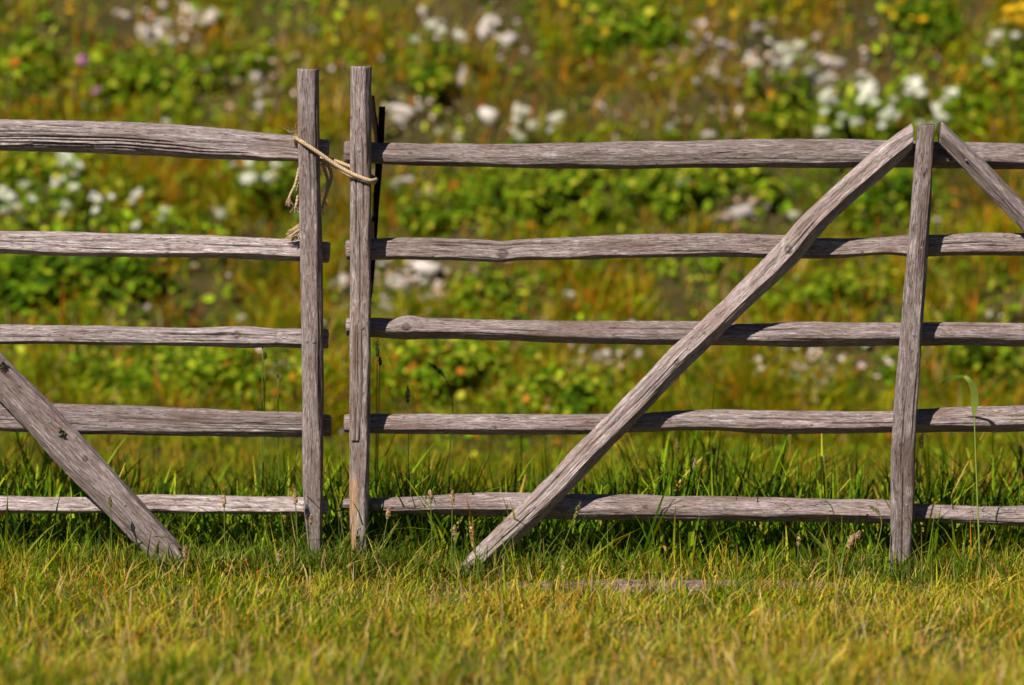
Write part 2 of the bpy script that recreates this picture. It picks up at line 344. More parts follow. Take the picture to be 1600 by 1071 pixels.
beam('post', right, [(1447, 195, 15), (1443, 260, 16), (1438, 340, 17), (1432, 420, 18), (1424, 520, 18.5), (1416, 620, 19.5), (1411, 700, 20), (1410, 800, 20), (1408, 870, 19), (1406, 930, 18)], YP, .030, 17, POST_F, tone=(.76, .715, .685), groove=.55, rough=.7, n=320, m=90, end_r=.97, knots=[(.105, -8, .010, -.004), (.675, 10, .012, .002)], cracks=[(.72, -4, .3, .003), (.1, -28, .3, .0015)])
beam('post', right, [(2120, 190, 16), (2118, 500, 18), (2116, 930, 20)], YP, .03, 18, POST_F, tone=(.76, .715, .685), groove=.55, rough=.7, n=180, m=48, end_r=.97)
beam('brace', right, [(722, 902, 18), (770, 857, 20), (850, 781, 21), (920, 707, 21), (980, 645, 20), (1040, 583, 20), (1062, 560, 20.5), (1100, 524, 19), (1180, 446, 19.5), (1240, 386, 21), (1265, 356, 20), (1340, 285, 20), (1400, 233, 19.5), (1426, 213, 16)], YP - .004, .026, 19, BRACE_F, tone=(1.08, 1.03, 1.0), n=420, m=96, shear=(.25, .75), knots=[(.735, 15, .024, .006), (.485, 8, .020, .006)], rough=1.5, groove=1.5, cracks=[(.05, 10, .2, .003), (.8, -40, .25, .0035), (.3, -42, .25, .003)])
beam('brace', right, [(1469, 206, 13.5), (1510, 246, 15.5), (1600, 338, 17), (1750, 492, 20), (1950, 700, 21), (2125, 885, 19)], YP - .004, .030, 20, [(14, .8), (70, .95), (-45, .62), (-95, 1), (180, 1), (130, 1.1), (-140, 1.1)], n=320, shear=(-.7, 0))
# the outer layer that has half split away from the tied post
beam('split_strip', right, [(559, 507, 7.5), (558.5, 560, 8.2), (558, 620, 8.2), (556.5, 660, 7), (555.5, 689, 6.5)], YP - .026, .0045, 23, RAIL_FLAT, n=120, m=48, label='thin layer of wood peeling off the post above bare orange wood',
     fresh=lambda f, a, s: .18 + 0 * f, cracks=[(.3, -20, .06, .004), (.66, 10, .05, .004)])

def nail(parent, px, py, Y, r=.0058, mat=M_NAIL):
    P = at(px, py, Y); k = 12; V = []; 
    for rr, yy in ((1, .003), (1, -.0006), (.75, -.0016), (.35, -.0022)):
        for j in range(k):
            a = 2 * math.pi * j / k; V.append((P[0] + r * rr * math.cos(a), P[1] + yy, P[2] + r * rr * math.sin(a)))
    q = [(a * k + j, a * k + (j + 1) % k, (a + 1) * k + (j + 1) % k, (a + 1) * k + j) for a in range(3) for j in range(k)]
    link('nail', build_mesh('nail', np.array(V), quads=q, extra=[tuple(range(3 * k, 4 * k))], mat=mat, smooth=True), parent)
def nail_on(parent, px, py, mat=M_NAIL, r=.0048, lift=0.0):  # drives the nail into whatever wood face the camera sees there
    nails.append((parent, px, py, mat, r, lift))
nails = []
for a in [(left, 480, 534), (left, 490, 535), (right, 565.5, 513), (right, 562, 826), (right, 1440, 388), (right, 1428, 524), (right, 1392, 245),
          (right, 1245, 388), (right, 1100, 520), (right, 965, 657), (right, 835, 793), (right, 1511, 250), (left, 78, 660), (left, 195, 790), (right, 561, 236), (right, 1417, 790)]:
    nail_on(*a)
bpy.context.view_layer.update()
dg = bpy.context.evaluated_depsgraph_get()
for (p, px, py, mt, r_, lift) in nails:
    d = Vector(ray(px, py)).normalized()
    hit, loc, nrm, _, ob, _ = S.ray_cast(dg, Vector(CAM), d)
    if hit: nail(p, px, py, loc.y + .0006, r_, mt)

# moss tufts on the left brace
for (px, py, k) in ((4, 570, .010), (95, 675, .009)):
    P = at(px, py, YP - .031); r = np.random.default_rng(px + 3); n_ = 26
    base = P + np.stack([r.normal(0, k * .35, n_), r.uniform(-.004, .004, n_), r.normal(0, k * .75, n_)], 1)
    tip = base + r.normal(0, .005, (n_, 3)) + [0, -.006, 0]; sd = r.normal(0, .003, (n_, 3))
    V = np.concatenate([base - sd, base + sd, tip]); j = np.arange(n_)
    link('moss', build_mesh('moss', V, tris=np.stack([j, j + n_, j + 2 * n_], 1), mat=M_MOSS), left, kind='stuff')

# ------------------------------------------------------------------ tubes: rope and iron rods
def tube(P, rad, m=14, lobes=0, pitch=.03, amp=.22, taper=0, ribs=None, closed=False):
    P = np.asarray(P, float); n = len(P)
    T = np.gradient(P, axis=0); T /= np.linalg.norm(T, axis=1)[:, None] + 1e-12
    A = np.cross(T[0], [0.13, .97, .21]); A /= np.linalg.norm(A); fr = [A]
    for i in range(1, n):
        A = A - T[i] * (A @ T[i]); A /= np.linalg.norm(A); fr.append(A)
    A = np.array(fr); Bn = np.cross(T, A)
    s = np.concatenate([[0], np.cumsum(np.linalg.norm(np.diff(P, axis=0), axis=1))])
    th = np.linspace(0, 2 * np.pi, m, endpoint=False); Sg, Th = np.meshgrid(s, th, indexing='ij')
    rr = np.full_like(Sg, 1.0) * (rad if np.isscalar(rad) else np.asarray(rad)[:, None])
    if lobes: rr = rr * (1 - amp + amp * 1.6 * np.abs(np.cos(lobes / 2 * (Th - 2 * np.pi * Sg / pitch))))
    if ribs: rr = rr * (1 + .10 * (np.sin(2 * np.pi * Sg / ribs + .8 * np.sin(2 * Th)) > .35))
    V = P[:, None] + rr[..., None] * (np.cos(Th)[..., None] * A[:, None] + np.sin(Th)[..., None] * Bn[:, None])
    V = V.reshape(-1, 3); i = np.arange(n - 1)[:, None] * m; j = np.arange(m)[None]; j2 = (j + 1) % m
    Q = np.stack([(i + j).ravel(), (i + j2).ravel(), (i + m + j2).ravel(), (i + m + j).ravel()], 1)
    return V, Q, [tuple(range(m))[::-1], tuple(range((n - 1) * m, n * m))]
def smooth_path(pts, n=120):
    pts = np.array(pts, float); d = np.concatenate([[0], np.cumsum(np.linalg.norm(np.diff(pts, axis=0), axis=1))])
    s = np.linspace(0, d[-1], n); out = []
    for c in range(3):
        v = pts[:, c]; g = np.gradient(v, d); k = np.clip(np.searchsorted(d, s, 'right') - 1, 0, len(d) - 2)
        h = d[k + 1] - d[k]; t = (s - d[k]) / h
        out.append((2*t**3-3*t**2+1)*v[k] + (t**3-2*t**2+t)*h*g[k] + (-2*t**3+3*t**2)*v[k+1] + (t**3-t**2)*h*g[k+1])
    return np.stack(out, 1)
def pix(lst): return [at(*p) for p in lst]

rope_loc = tuple(at(470, 235, .0)); rope = thing('rope', 'frayed tan hemp rope tying the two posts together across the gap', 'rope', rope_loc); rope['_w'] = rope_loc
yf = YP - .034
loop = smooth_path(pix([(500, 262, .02), (470, 240, .02), (461.5, 222, -.01), (463.5, 216, yf + .012), (472, 222, yf - .004), (487, 232, yf - .006), (502, 242, yf - .004), (525, 258, yf - .001), (548, 271, yf - .002), (565, 278, yf - .005), (578, 282.5, yf - .001),
                        (585.5, 282, YP - .012), (583, 277, .004), (565, 268, .012), (535, 256, .016), (507, 246, .015)]), 360)
V, Q, E = tube(loop, .0049, 24, 3, .020, .24)
link('loop', build_mesh('loop', V, quads=Q, extra=E, mat=M_ROPE, smooth=True), rope)
sec = smooth_path(pix([(500, 246, yf + .03), (515, 255, yf + .014), (530, 265, yf + .006), (545, 274, yf + .002), (558, 278.5, yf + .002), (572, 283.5, yf - .001), (582, 286.5, yf + .006), (586, 284, YP + .004)]), 150)
V, Q, E = tube(sec, .0038, 18, 3, .018, .24)
link('second_strand', build_mesh('second_strand', V, quads=Q, extra=E, mat=M_ROPE, smooth=True), rope)
for pts, r0 in (([(503, 255, .05), (508, 268, .055), (512, 283, .055), (511, 297, .05), (507, 312, .05), (503, 326, .05)], .0052),
                ([(505, 255, .05), (512, 259, .055), (517, 269, .058), (517, 282, .055), (512, 298, .05), (507, 313, .05)], .0052),
                ([(474, 246, .0), (468, 262, -.004), (464, 278, -.004), (460, 292, -.002), (454, 303, .0), (451, 312, .0)], .0045),
                ([(476, 262, .01), (469, 285, .01), (465, 300, .012), (464, 315, .012), (461, 326, .012)], .0050)):
    P = smooth_path(pix(pts), 130); t = np.linspace(0, 1, 130)
    V, Q, E = tube(P, r0 * .85 * (1 - .25 * t), 14, 3, .028, .3)
    tl = link('tail', build_mesh('tail', V, quads=Q, extra=E, mat=M_ROPE, smooth=True), rope)
    tl['label'] = 'loose hanging rope end'
def fibres(name, spots, seed, n_, ln, rad=.00035, curl=.02, dirv=(0, 0, 1), spread=.5):
    r = np.random.default_rng(seed); Vs, Qs, o = [], [], 0
    for k in range(n_):
        p = at(*spots[k % len(spots)]) + r.normal(0, .004, 3); d = np.array(dirv) + r.normal(0, spread, 3); d /= np.linalg.norm(d); pts = []
        for i in range(9):
            pts.append(p.copy()); p = p + d * ln / 8; d = d + r.normal(0, curl * 20, 3); d /= np.linalg.norm(d)
        V, Q, _ = tube(smooth_path(pts, 22), rad, 4); Vs.append(V); Qs.append(Q + o); o += len(V)
    return link(name, build_mesh(name, np.concatenate(Vs), quads=np.concatenate(Qs), mat=M_ROPE), rope, kind='stuff')
fibres('loose_fibre', [(462, 214, YP - .03), (466, 214, YP - .03)], 3, 14, .055, .00028, .03, (-.5, -.1, .8))
fibres('frayed_end', [(452, 311, 0), (461, 325, .012), (503, 326, .05), (507, 313, .05)], 4, 60, .018, .0005, .008, (-.1, 0, -1))
fibres('frayed_end', [(473, 353, .0), (472, 357, 0), (471, 360, 0), (470, 355, 0), (469, 358, 0)], 5, 150, .038, .0008, .0012, (-.72, -.1, -.6), .13)

for nm, pts, lb in (('iron_rod', [(597, 167, .075), (596, 200, .075), (592, 265, .076), (587.5, 320, .077), (583.5, 380, .078), (579, 440, .079), (573, 490, .08), (566, 580, .081), (562, 900, .085)], 'dark ribbed iron rod leaning behind the tied post, the taller visible one'),
                    ('iron_rod', [(580.5, 150, .084), (583, 175, .086), (588, 205, .09), (591, 232, .094), (590, 275, .096), (585, 340, .096), (577, 440, .096), (562, 900, .1)], 'dark iron rod with its blunt top close against the tied post')):
    P = smooth_path(pix(pts), 420 if nm else 0); loc = tuple(P[-1])
    V, Q, E = tube(P, .0080 if pts[0][1] > 160 else .0072, 14, ribs=.0085)
    me = build_mesh(nm, V - np.array(loc), quads=Q, extra=E, mat=M_IRON, smooth=False)
    o = link(nm, me); o.location = loc; o['label'] = lb; o['category'] = 'iron rod'; o['group'] = 'iron rods behind the tied post'

# the old board half sunk in the turf under the right fence
bd = thing('plank', 'old grey plank sunk in the turf below the long brace', 'plank', tuple(at(1040, 915, -.16))); bd['_w'] = tuple(at(1040, 915, -.16))
beam('board', bd, [(785, 925, 14), (900, 921, 14), (1050, 921, 13), (1180, 920, 13), (1310, 924, 12)], -.17, .045, 31, RAIL_FLAT, tone=(.62, .52, .47), n=220, m=48)

# ------------------------------------------------------------------ grass
def blades(name, root, h, wd, az, lean, curl, segs, c0, c1, mat, flat=.35, tipw=.0, **props):
    n = len(root); j = np.arange(segs + 1) / segs
    dx, dy = np.cos(az), np.sin(az); sx, sy = -dy, dx
    tw = rng.normal(0, .6, n); sx, sy = sx * np.cos(tw) - sy * np.sin(tw), sx * np.sin(tw) + sy * np.cos(tw)
    out = lean[:, None] * j + curl[:, None] * j ** 2
    upz = np.sqrt(np.clip(1 - 0.5 * np.clip(lean, 0, 1.2) ** 2, .25, 1))[:, None] * j - .45 * np.clip(curl, 0, 2)[:, None] * j ** 2.6
    C = np.stack([root[:, 0, None] + h[:, None] * out * dx[:, None], root[:, 1, None] + h[:, None] * out * dy[:, None], root[:, 2, None] + h[:, None] * upz], 2)
    prof = (1 - j ** 1.8) * (0.55 + .9 * j * (1 - j) * 2)
    W = (wd[:, None] * .5 * np.maximum(prof, tipw))[..., None] * np.stack([sx, sy, .15 * np.ones(n)], 1)[:, None]
    nl = segs
    A = C[:, :nl] - W[:, :nl]; Bv = C[:, :nl] + W[:, :nl]; tip = C[:, nl:]
    V = np.concatenate([np.stack([A, Bv], 2).reshape(n, 2 * nl, 3), tip], 1); k = 2 * nl + 1
    b = np.arange(n) * k; q = []
    for s in range(nl - 1): q.append(np.stack([b + 2*s, b + 2*s + 1, b + 2*s + 3, b + 2*s + 2], 1))
    tri = np.stack([b + 2*nl - 2, b + 2*nl - 1, b + 2*nl], 1)
    f = np.concatenate([np.repeat(j[:nl], 2), [1]])[None, :, None]
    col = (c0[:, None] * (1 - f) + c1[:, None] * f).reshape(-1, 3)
    me = build_mesh(name, V.reshape(-1, 3), quads=np.concatenate(q) if q else None, tris=tri, col=col, mat=mat, smooth=True)
    return link(name, me, **props)
def pick(pal, wts, n, jit=.18):
    pal = np.array(pal); wts = np.array(wts, float); wts = wts / wts.sum(-1, keepdims=True)
    if wts.ndim == 1: i = rng.choice(len(pal), n, p=wts)
    else: i = (rng.random(n)[:, None] > np.cumsum(wts, 1)).sum(1).clip(0, len(pal) - 1)
    return pal[i] * np.exp(rng.normal(0, jit, (n, 1))) * np.exp(rng.normal(0, .06, (n, 3)))
def dens_x(n, inner, outer):                         # thick within view, thinner beside it
    return np.where(rng.random(n) < .82, rng.uniform(-inner, inner, n), rng.uniform(-outer, outer, n))
def clear(root):                                    # leave the plank's top free
    a = (root[:, 1] > -.36) & (root[:, 1] < -.12) & (root[:, 0] > -.02) & (root[:, 0] < .84) & (np.abs(root[:, 0] - .57) > .06)
    return root[~(a & (rng.random(len(root)) < .52))]

G_LAWN = [(.080, .140, .005), (.19, .245, .008), (.34, .335, .014), (.46, .32, .045), (.42, .18, .014), (.54, .39, .12)]
n = 92000
root = np.stack([dens_x(n, 1.65, 3.2), rng.uniform(-2.6, .12, n), np.zeros(n)], 1); root = clear(root); n = len(root)
root[:, 2] = hz(root[:, 0], root[:, 1]) - .004
p1 = fbm(root[:, 0] * 2.2, root[:, 1] * 2.2, 41); p2 = fbm(root[:, 0] * 5 + 9, root[:, 1] * 5, 43)
nearf = np.clip((root[:, 1] + .45) / .5, 0, 1)       # greener, longer towards the fence
wt = np.stack([.30 + 1.7 * np.clip(p1 - .05, 0, 1) + .35 * nearf, .34 + .3 * np.clip(p1, 0, 1), .38 + 0 * p1, .20 + .5 * np.clip(-p1, 0, 1) * (1 - nearf), .05 + .2 * np.clip(p2, 0, 1), .08 + .1 * np.clip(-p2, 0, 1)], 1)
h = (.028 + .044 * rng.random(n) ** 2) * (1 + .4 * p2) * (1 + .8 * nearf * rng.random(n))
FEET = ((-.13, .12), (-.92, .10), (-.53, .07), (-.40, .06), (1.0, .08))
ft = np.max([np.exp(-((root[:, 0] - a) / b) ** 2) for a, b in FEET], 0) * (root[:, 1] > -.5)
h *= 1 - .5 * ft
h *= np.clip(1 + .75 * noise(root[:, 0] * 11, root[:, 1] * 6, 47), .5, 2) * np.where(rng.random(n) < .03, 1.7, 1)
c = pick(G_LAWN, wt, n)
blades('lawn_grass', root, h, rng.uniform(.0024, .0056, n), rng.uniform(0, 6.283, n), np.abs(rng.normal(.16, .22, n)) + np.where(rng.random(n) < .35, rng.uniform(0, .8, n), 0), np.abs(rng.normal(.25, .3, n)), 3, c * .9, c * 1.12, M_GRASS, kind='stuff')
n = 5000                                            # fallen straw and clippings
root = np.stack([dens_x(n, 1.6, 3), rng.uniform(-2.5, .0, n), np.zeros(n)], 1); root = clear(root); n = len(root)
root[:, 2] = hz(root[:, 0], root[:, 1]) + rng.uniform(.006, .035, n)
c = pick([(.48, .34, .07), (.46, .21, .03), (.54, .40, .15)], [4, 2, 3], n)
blades('dry_straw', root, rng.uniform(.03, .075, n), rng.uniform(.0016, .0034, n), rng.uniform(0, 6.283, n), rng.uniform(.3, 1.2, n), rng.uniform(-.1, .6, n), 3, c, c, M_GRASS, kind='stuff')

n = 900                                             # short upright seeding stems, dried to straw
root = np.stack([dens_x(n, 1.6, 3), rng.uniform(-2.3, -.15, n), np.zeros(n)], 1); root[:, 2] = hz(root[:, 0], root[:, 1])
c = pick([(.52, .38, .20), (.50, .32, .17), (.40, .36, .12)], [3, 3, 2], n)
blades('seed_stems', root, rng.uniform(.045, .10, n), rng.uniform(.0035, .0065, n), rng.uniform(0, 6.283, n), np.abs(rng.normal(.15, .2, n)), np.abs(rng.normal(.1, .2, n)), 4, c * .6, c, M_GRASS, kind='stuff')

G_TALL = [(.040, .100, .004), (.085, .165, .006), (.165, .245, .009), (.30, .33, .020), (.46, .30, .07)]
n = 9500                                           # the unmown strip behind the fence
root = np.stack([dens_x(n, 1.6, 3.4), .055 + .62 * rng.random(n) ** 1.15, np.zeros(n)], 1)
root[:, 2] = hz(root[:, 0], root[:, 1]) - .005
tall = 1 + .30 * fbm(root[:, 0] * 2.1, root[:, 1], 51) + .12 * np.clip(np.abs(root[:, 0] + .45) < .25, 0, 1)
h = (.10 + .24 * rng.random(n) ** 1.6) * tall * np.where(rng.random(n) < .025, 1.35, 1)
c = pick(G_TALL, [3.6, 4.6, 4.6, 2.0, .5], n, .32)
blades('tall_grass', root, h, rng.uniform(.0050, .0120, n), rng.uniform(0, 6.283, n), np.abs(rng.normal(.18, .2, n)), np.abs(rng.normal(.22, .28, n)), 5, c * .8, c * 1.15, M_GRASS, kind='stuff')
n = 7600                                            # tufts that grow up between and in front of the posts
cx = np.concatenate([rng.normal(a, b, int(n * k)) for a, b, k in ((-1.15, .3, .2), (-.85, .12, .12), (-.52, .09, .16), (-.38, .09, .16), (-.1, .14, .1), (.3, .3, .08), (.95, .14, .09), (1.2, .2, .09))]); n = len(cx)
root = np.stack([cx, rng.normal(-.075, .06, n), np.zeros(n)], 1); root = clear(root)
ft = np.max([np.exp(-((root[:, 0] - a) / b) ** 2) for a, b in FEET], 0); root = root[rng.random(len(root)) > .5 * ft]; n = len(root); root[:, 2] = hz(root[:, 0], root[:, 1]) - .004
c = pick([(.06, .115, .009), (.11, .165, .013), (.20, .225, .025), (.38, .27, .09)], [3, 4, 3, .8], n)
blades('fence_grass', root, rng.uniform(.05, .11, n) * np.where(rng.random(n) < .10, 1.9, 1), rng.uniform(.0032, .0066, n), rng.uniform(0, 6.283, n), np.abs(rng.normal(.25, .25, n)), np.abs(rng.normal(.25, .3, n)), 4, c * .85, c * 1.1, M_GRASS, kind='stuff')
n = 26000                                           # short meadow between the unmown strip and the slope
root = np.stack([dens_x(n, 2.0, 4.2), rng.uniform(.6, 2.9, n), np.zeros(n)], 1); root[:, 2] = hz(root[:, 0], root[:, 1]) - .005
p1 = fbm(root[:, 0] * 1.6, root[:, 1] * 1.6, 61)
wt = np.stack([.5 + .5 * np.clip(p1, 0, 1), .5 + 0 * p1, .25 + 0 * p1, .06 + .35 * np.clip(-p1, 0, 1)], 1)
c = pick([(.085, .125, .005), (.165, .190, .006), (.29, .235, .010), (.36, .19, .02)], wt, n)
blades('meadow_grass', root, rng.uniform(.06, .13, n), rng.uniform(.003, .006, n), rng.uniform(0, 6.283, n), np.abs(rng.normal(.3, .3, n)), np.abs(rng.normal(.3, .3, n)), 3, c, c * 1.1, M_GRASS, kind='stuff')

# ------------------------------------------------------------------ hillside cover
LEAFY = [(90, 440, 130, 75), (225, 385, 90, 40), (900, 310, 230, 48), (1110, 300, 130, 50), (1390, 320, 80, 45), (1560, 150, 70, 65), (965, 60, 90, 50), (660, 125, 60, 40),
         (230, 140, 130, 55), (300, 600, 220, 45), (1430, 45, 60, 60), (420, 285, 90, 45), (720, 590, 130, 45), (880, 630, 130, 40), (1235, 175, 60, 40), (1330, 190, 70, 40),
         (1560, 570, 70, 50), (60, 290, 90, 60), (780, 470, 70, 40), (1250, 480, 90, 40), (40, 140, 60, 60), (1480, 210, 60, 40)]
STONY = [(270, 45, 75, 45), (760, 55, 65, 40), (640, 445, 85, 45), (1280, 120, 95, 55), (1150, 90, 130, 45), (400, 130, 60, 35), (1270, 575, 90, 35), (1150, 340, 45, 22), (960, 565, 60, 22), (640, 185, 60, 40), (420, 600, 40, 20), (1100, 190, 100, 30)]
WARM = [(420, 70, 160, 70), (690, 150, 150, 90), (1120, 110, 210, 85), (300, 255, 120, 35), (630, 270, 70, 60), (840, 575, 100, 60), (420, 480, 130, 50), (1230, 520, 170, 50), (1000, 480, 150, 40), (520, 300, 70, 200), (100, 60, 70, 60), (1450, 100, 60, 40)]
def zone(px, py, Z):
    v = np.zeros_like(px)
    for (a, b, ra, rb) in Z: v = np.maximum(v, np.exp(-(((px - a) / ra) ** 2 + ((py - b) / rb) ** 2) * 1.1))
    return v
def hill_roots(n, y0=2.3, y1=6.2):
    r = np.stack([dens_x(n, 2.6, 5.2), y0 + (y1 - y0) * rng.random(n) ** 1.25, np.zeros(n)], 1); r[:, 2] = hz(r[:, 0], r[:, 1]); return r
n = 225000
root = hill_roots(n); px, py = proj(root); zl, zs = zone(px, py, LEAFY), zone(px, py, STONY)
zw = zone(px, py, WARM); gap = np.clip(.5 + 1.9 * (fbm(root[:, 0] * 5.5, root[:, 1] * 5.5, 91, 2) + .22), .06, 1); keep = rng.random(n) < gap * (1 - .96 * zs) * (1 - .72 * zl); root = root[keep]; zl = zl[keep]; zw = zw[keep]; n = len(root)
root[:, 2] -= .006
p1 = fbm(root[:, 0] * 2.2, root[:, 1] * 2.2, 71); p2 = fbm(root[:, 0] * 4 + 3, root[:, 1] * 4, 73)
wt = np.stack([.40 + .8 * np.clip(p1, 0, 1) + .5 * zl, .62 + .4 * np.clip(p1, 0, 1), .42 + .3 * np.clip(-p1, 0, 1) + .75 * zw, .18 + .7 * np.clip(-p1, 0, 1) + .85 * zw, .07 + .35 * np.clip(p2, 0, 1) + .12 * zw, .12 + .1 * np.clip(-p2, 0, 1) + .15 * zw], 1)
c = pick([(.065, .130, .003), (.185, .240, .004), (.35, .310, .005), (.46, .235, .012), (.44, .12, .010), (.52, .35, .15)], wt, n)
blades('hillside_grass', root, (.04 + .13 * rng.random(n) ** 1.6) * (1 + .4 * p2), rng.uniform(.004, .010, n), rng.uniform(0, 6.283, n), np.abs(rng.normal(.4, .35, n)), np.abs(rng.normal(.35, .35, n)), 2, c, c * 1.1, M_GRASS, kind='stuff')

def leaf_cloud(pos, nrm, size, col, ratio=.62, fold=.25):
    n = len(pos); nrm = nrm / np.linalg.norm(nrm, axis=1)[:, None]
    a = rng.normal(0, 1, (n, 3)); a -= nrm * np.einsum('ij,ij->i', a, nrm)[:, None]; a /= np.linalg.norm(a, axis=1)[:, None]; b = np.cross(nrm, a)
    sz = size[:, None]; ratio = ratio * rng.uniform(.6, 1.15, (n, 1)); tpl = [(-.5, 0, 0), (-.2, .5, fold), (.2, .42, fold), (.5, 0, -.05), (.2, -.42, fold), (-.2, -.5, fold)]
    V = np.stack([pos + sz * (x * a + y * ratio * b + z * .4 * nrm) for x, y, z in tpl], 1).reshape(-1, 3)
    k = np.arange(n) * 6
    Q = np.concatenate([np.stack([k, k + 3, k + 2, k + 1], 1), np.stack([k, k + 5, k + 4, k + 3], 1)])
    return V, Q, np.repeat(col, 6, axis=0)
G_LEAF = [(.045, .100, .004), (.110, .195, .006), (.220, .290, .010), (.36, .36, .03), (.40, .14, .015)]
SLOPE_N = np.array([0, -.62, .78])
n = 128000   # low leafy ground cover in patches
root = hill_roots(n, 2.1, 6.2); px, py = proj(root); zl, zs = zone(px, py, LEAFY), zone(px, py, STONY)
p1 = fbm(root[:, 0] * 3, root[:, 1] * 3, 81)
zw = zone(px, py, WARM) * (1 - zl); keep = rng.random(n) < np.clip(.10 + .95 * zl + .75 * np.clip(p1 - .02, 0, 1), 0, 1) * (1 - .85 * zs) * (1 - .6 * zw); root = root[keep]; zl = zl[keep]; n = len(root)
root += SLOPE_N * (rng.random(n)[:, None] * (.04 + .08 * zl[:, None]))
V, Q, c = leaf_cloud(root, SLOPE_N + rng.normal(0, .45, (n, 3)), rng.uniform(.010, .048, n) * np.where(rng.random(n) < .3, .6, 1), pick(G_LEAF, [3.4, 4.4, 4, 1.6, .4], n, .30))
link('ground_cover', build_mesh('ground_cover', V, quads=Q, col=c, mat=M_LEAF), kind='stuff')

M_STEM = foliage_mat('stems', .1)
def shrub(px, py, wpx, hpx, nl, label, pal=(3, 5, 4, 1, .2), size=(.020, .042), name='leafy_plant', cat='plant', bright=1.0):
    P = hill_at(px, py + hpx * .8); k = (P[1] - CAM[1]) / FPX; rx, rz = wpx * k * 1.15, hpx * k
    t = thing(name, label, cat, tuple(P)); t['group'] = 'leafy plants on the hillside'
    nb = max(5, int(wpx / 9)); r = np.random.default_rng(int(px * 7 + py))
    bx = r.uniform(-.85, .85, nb) * rx; bz = (.35 + r.random(nb) * 1.25) * rz * np.sqrt(1 - (bx / rx) ** 2); by = r.uniform(-.6, .35, nb) * min(rx, .16)
    cen = np.stack([bx, by + bz * .40, bz], 1); rad = r.uniform(.35, .62, nb) * min(rx, rz * 1.3)
    i = r.integers(0, nb, nl); d = r.normal(0, 1, (nl, 3)); d /= np.linalg.norm(d, axis=1)[:, None]
    pos = cen[i] + d * (rad[i] * (.45 + .6 * r.random(nl)))[:, None]
    gz = hz(pos[:, 0] + P[0], pos[:, 1] + P[1]) - P[2]; pos[:, 2] = np.maximum(pos[:, 2], gz + .01 + .02 * r.random(nl))
    col = pick(G_LEAF, pal, nl, .22) * bright
    V, Q, c = leaf_cloud(pos, d * .7 + np.array([0, -.2, .9]) + r.normal(0, .35, (nl, 3)), r.uniform(*size, nl), col)
    link('foliage', build_mesh('foliage', V, quads=Q, col=c, mat=M_LEAF), t, kind='stuff')
    Vs, Qs, o = [], [], 0
    for b in range(nb):
        base = np.array([cen[b, 0] * .45, .03, -.02]); base[2] = float(hz(P[0] + base[0], P[1] + base[1])) - P[2] - .02
        Vt, Qt, _ = tube(smooth_path([base, (base + cen[b]) / 2 + r.normal(0, .015, 3), cen[b]], 7), np.linspace(.005, .002, 7), 5)
        Vs.append(Vt); Qs.append(Qt + o); o += len(Vt)
    Vs = np.concatenate(Vs)
    link('stem', build_mesh('stem', Vs, quads=np.concatenate(Qs), col=np.tile([.12, .10, .03], (len(Vs), 1)), mat=M_STEM), t, kind='stuff')
SHRUBS = [
 (70, 445, 85, 50, 900, 'big dark leafy plant between second and third rails at far left'),
 (180, 430, 60, 45, 420, 'dark leafy plant right of the big one under the second left rail'),
 (225, 135, 85, 35, 520, 'leafy plant on the slope beside the pink flowers'),
 (350, 110, 60, 30, 260, 'low bright green plant on slope above the left top rail'),
 (420, 290, 55, 34, 330, 'leafy plant between top and second left rails near the rope'),
 (250, 300, 60, 30, 260, 'low leafy plant among the white flowers left of the rope'),
 (330, 600, 95, 32, 520, 'clover-like plant between third and fourth left rails'),
 (190, 600, 70, 28, 340, 'clover-like plant above the left brace'),
 (660, 125, 42, 30, 260, 'bright green plant on slope right of the iron rods'),
 (840, 305, 100, 40, 760, 'broad green leafy plant hanging between top and second right rails'),
 (700, 330, 60, 30, 320, 'leafy plant above the second rail just right of the rods'),
 (1010, 310, 85, 40, 520, 'leafy plant in the middle of the right panel under top rail'),
 (1150, 285, 60, 32, 300, 'leafy plant above the flat pale rock beside the long brace'),
 (1390, 315, 55, 42, 420, 'dark shrub behind the braced post under the top rail'),
 (975, 50, 75, 45, 560, 'leafy plant with yellow flowers at the top of the slope'),
 (1435, 30, 50, 50, 420, 'very dark shrub below the yellow flowers at top right'),
 (1560, 150, 55, 48, 520, 'green leafy shrub at the right edge above the top rail'),
 (1235, 180, 42, 32, 280, 'green plant on slope left of the white flower patch'),
 (1345, 195, 60, 30, 320, 'bright leaves under the white flower patch by the brace top'),
 (730, 590, 75, 35, 430, 'leafy plant between third and fourth right rails left of the brace'),
 (880, 630, 70, 34, 420, 'darker leafy plant touching the long brace above fourth rail'),
 (1550, 560, 50, 45, 330, 'dark leafy plant behind the tall bent grass blade at right'),
 (770, 470, 60, 30, 280, 'leafy plant right of the pale rocks under the second rail'),
 (1300, 460, 60, 30, 260, 'low leafy plant right of the brace under the second rail'),
 (35, 95, 40, 45, 300, 'green plant at the top left corner of the slope'),
 (40, 255, 45, 40, 260, 'leafy plant below the top rail at far left')]
for i, a in enumerate(SHRUBS):
    dark = 'dark' in a[5]
    shrub(*a, pal=(6, 5, 2.4, .6, .1) if dark else (3, 4.5, 4.5, 1.8, .3), size=(.026, .056) if i in (0, 1, 12, 16) else (.020, .046))

